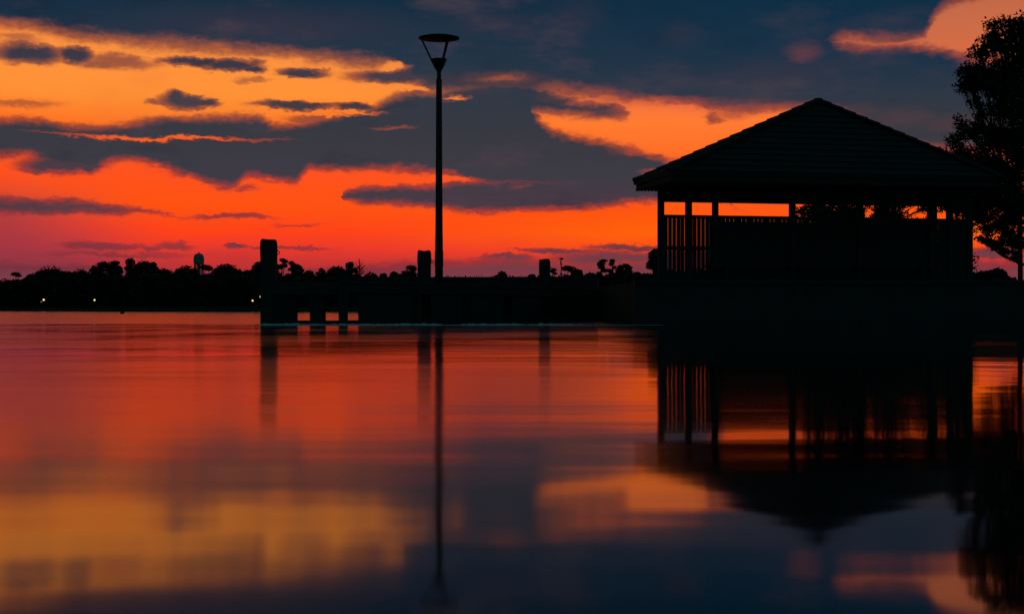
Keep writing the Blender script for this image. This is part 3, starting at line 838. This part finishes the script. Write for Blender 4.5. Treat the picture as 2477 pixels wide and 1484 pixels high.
def leafy(name, label, base_px, d, lobes, trunk_r, seed, leaf=.105, dens=1.0, trunk_top=None, extra=None, fork_y=520, shell=.55):
    rr = random.Random(seed); rng = np.random.default_rng(seed); s = d / F
    bx = (base_px - CX) * s
    t = thing(name, label, 'tree', (bx, d, GZ - .05))
    top = trunk_top or P(base_px, fork_y, d)
    g = MB(); g.tube([(bx, d, GZ - .3), (bx, d, GZ + .1), (bx * .5 + top.x * .5, d, (GZ + top.z) / 2), top], [trunk_r * 1.5, trunk_r * 1.1, trunk_r, trunk_r * .8], 9); g.build('trunk', 'bark', t)
    pts, sz = [], []
    for (cx, cy, rx, ry, q) in lobes:
        dz = rr.uniform(-1, 1) * 1.2
        c_ = P(cx, cy, d + dz); r = Vector((rx * s, max(rx, ry) * s * .8, ry * s))
        bm = MB(); pl_ = limb(bm, top, c_, trunk_r * .45, trunk_r * .14, rr, .0)
        nt = int(9 + 16 * q)
        tips = in_ellipsoid(rng, nt, c_, r * .8, .4)
        for tp in tips:
            limb(bm, pl_[rr.choice((3, 4, 5))], tp, trunk_r * .12, .006, rr, 0, 3)
        bm.build('branch', 'bark', t)
        area = rx * ry
        ncl = max(12, int(area / 26 * q * dens))
        cl = in_ellipsoid(rng, ncl, c_, r, shell)
        for cc in cl:
            k_ = 13
            pts.append(cc + rng.normal(0, .085, (k_, 3)) * (1, 1, .9)); sz.append(np.full(k_, leaf))
    if extra:
        extra(t, rr, rng, pts, sz)
    quads('crown', np.concatenate(pts), np.concatenate(sz), 'leaf', t, .5, rng)
    return t


def drooping(t, rr, rng, pts, sz):
    d = 43.8
    bm = MB()
    a = P(2490, 645, d); c_ = P(2395, 584, d - .6)
    l_ = limb(bm, a, c_, .05, .015, rr, -.06, 7)
    limb(bm, P(2490, 630, d), P(2380, 556, d), .05, .012, rr, .03, 6)
    limb(bm, P(2492, 650, d), P(2540, 610, d), .04, .015, rr, .0, 5)
    for i in range(26):
        f = rr.uniform(0.05, 1); p = a.lerp(c_, f)
        limb(bm, p, p + Vector((-.16, rr.uniform(-.2, .2), rr.uniform(.0, .12))), .010, .004, rr, 0, 2)
    bm.build('branch', 'bark', t)
    for i in range(150):
        f = rng.uniform(.12, 1.04); p = np.array(a.lerp(c_, f)); th = .115 * math.sin(math.pi * min(1, max(0.08, f))) + .02
        if .2 < f < .52 and rng.uniform() < .55:
            continue
        pts.append(p + rng.normal(0, 1, (9, 3)) * (.06, .15, .03) + np.array((0, 0, th * .6 + rng.uniform(-.3, .6) * th))); sz.append(np.full(9, .10))


big = [  # lobes in photo pixels: cx, cy, rx, ry, density
    (2470, 62, 34, 24, 1.0), (2425, 60, 14, 12, .5), (2520, 70, 50, 40, 1), (2440, 100, 46, 34, 1.1), (2500, 130, 60, 50, 1.2), (2395, 128, 34, 24, 1.0), (2362, 178, 26, 24, .9), (2400, 185, 54, 36, 1.2), (2370, 205, 34, 22, .9),
    (2460, 200, 60, 50, 1.2), (2350, 212, 16, 14, .7), (2440, 262, 44, 34, .9), (2490, 270, 50, 46, 1.1), (2385, 250, 24, 16, .5), (2392, 282, 18, 12, .4), (2345, 300, 20, 18, .7), (2375, 318, 34, 26, .9), (2430, 330, 50, 36, 1.2), (2490, 350, 56, 46, 1.3),
    (2335, 345, 24, 22, .8), (2300, 384, 22, 16, .9), (2340, 390, 46, 30, 1.2), (2400, 400, 54, 44, 1.3), (2460, 420, 60, 50, 1.3), (2280, 392, 14, 10, .6), (2350, 440, 60, 40, 1.3), (2420, 480, 60, 46, 1.3), (2480, 500, 50, 60, 1.3), (2360, 500, 50, 36, 1.2),
    (2310, 470, 50, 30, 1.1), (2390, 532, 40, 26, 1.0), (2450, 550, 40, 28, 1.1), (2480, 590, 34, 34, 1.0), (2440, 592, 30, 18, .7), (2420, 560, 26, 16, .8), (2540, 200, 60, 90, .8), (2560, 380, 70, 110, .8), (2550, 560, 60, 60, .7), (2330, 512, 26, 14, .7), (2300, 503, 22, 9, .6),
]
leafy('broadleaf_tree', 'tall leafy tree with slender trunk overhanging the right end of shelter roof', 2491, 44.0, big, .072, 21, .115, 1.7, extra=drooping, fork_y=540)
back = [(1958, 520, 26, 20, .6), (1985, 512, 40, 26, 1.6), (2020, 515, 45, 30, 1.8), (2060, 510, 44, 34, 2.0), (2165, 518, 36, 32, 1.8), (2040, 560, 90, 50, 1.2), (2080, 520, 22, 30, 1.1), (2160, 515, 34, 34, 1.3), (2140, 570, 80, 50, 1.2),
        (2225, 492, 40, 16, .9), (2190, 535, 30, 26, 1.1), (2240, 560, 50, 34, 1.0), (2260, 508, 20, 8, .5), (1990, 600, 80, 60, 1.1), (2110, 630, 120, 50, 1.0), (2230, 620, 70, 50, .9), (1930, 560, 20, 18, .5), (2115, 495, 20, 8, .8), (2310, 605, 45, 45, 1.2), (2345, 570, 30, 40, 1.1), (2340, 640, 44, 30, 1.1)]
leafy('broadleaf_tree', 'low dense tree behind the shelter, seen through gap above its screen', 2080, 47.0, back, .10, 22, .12, .9, fork_y=600)

# ---------------------------------------------------------------- pale line of foam in front of the jetty
rng = np.random.default_rng(8); g = MB(); xs = np.arange(-5.40, 3.2, .045); k0 = None
for i, x in enumerate(xs):
    f = (x + 5.4) / 8.6
    y = 30.02 + .22 * math.sin(x * .7) + .09 * math.sin(x * 2.2 + 1) + .05 * math.sin(x * 4.1) - .25 * f
    amp = (.55 + .45 * math.sin(x * 1.3 + 1) * math.sin(x * 3.7)) * (1.0 if f < .72 else max(.05, 1 - (f - .72) * 5))
    hgt_ = max(.004, (.036 + .014 * rng.uniform(-1, 1)) * (.6 + .4 * amp) * (1 if f < .70 else max(.08, 1 - (f - .70) * 6)) * (.35 if math.sin(x * 2.3 + 2 * math.sin(x * .9)) > .82 else 1))
    wd = .05
    k = len(g.v)
    g.v += [(x, y - wd, .001), (x, y - wd * .5, hgt_ * .8), (x, y + wd * .3, hgt_), (x, y + wd, .001)]
    if i:
        for j in range(3):
            g.f.append((k - 4 + j, k + j, k + j + 1, k - 3 + j))
o = g.build('foam_line', 'foam', None, True); kind(o, 'stuff', 'thin pale line of foam lying on the water before the jetty'); o['category'] = 'foam'
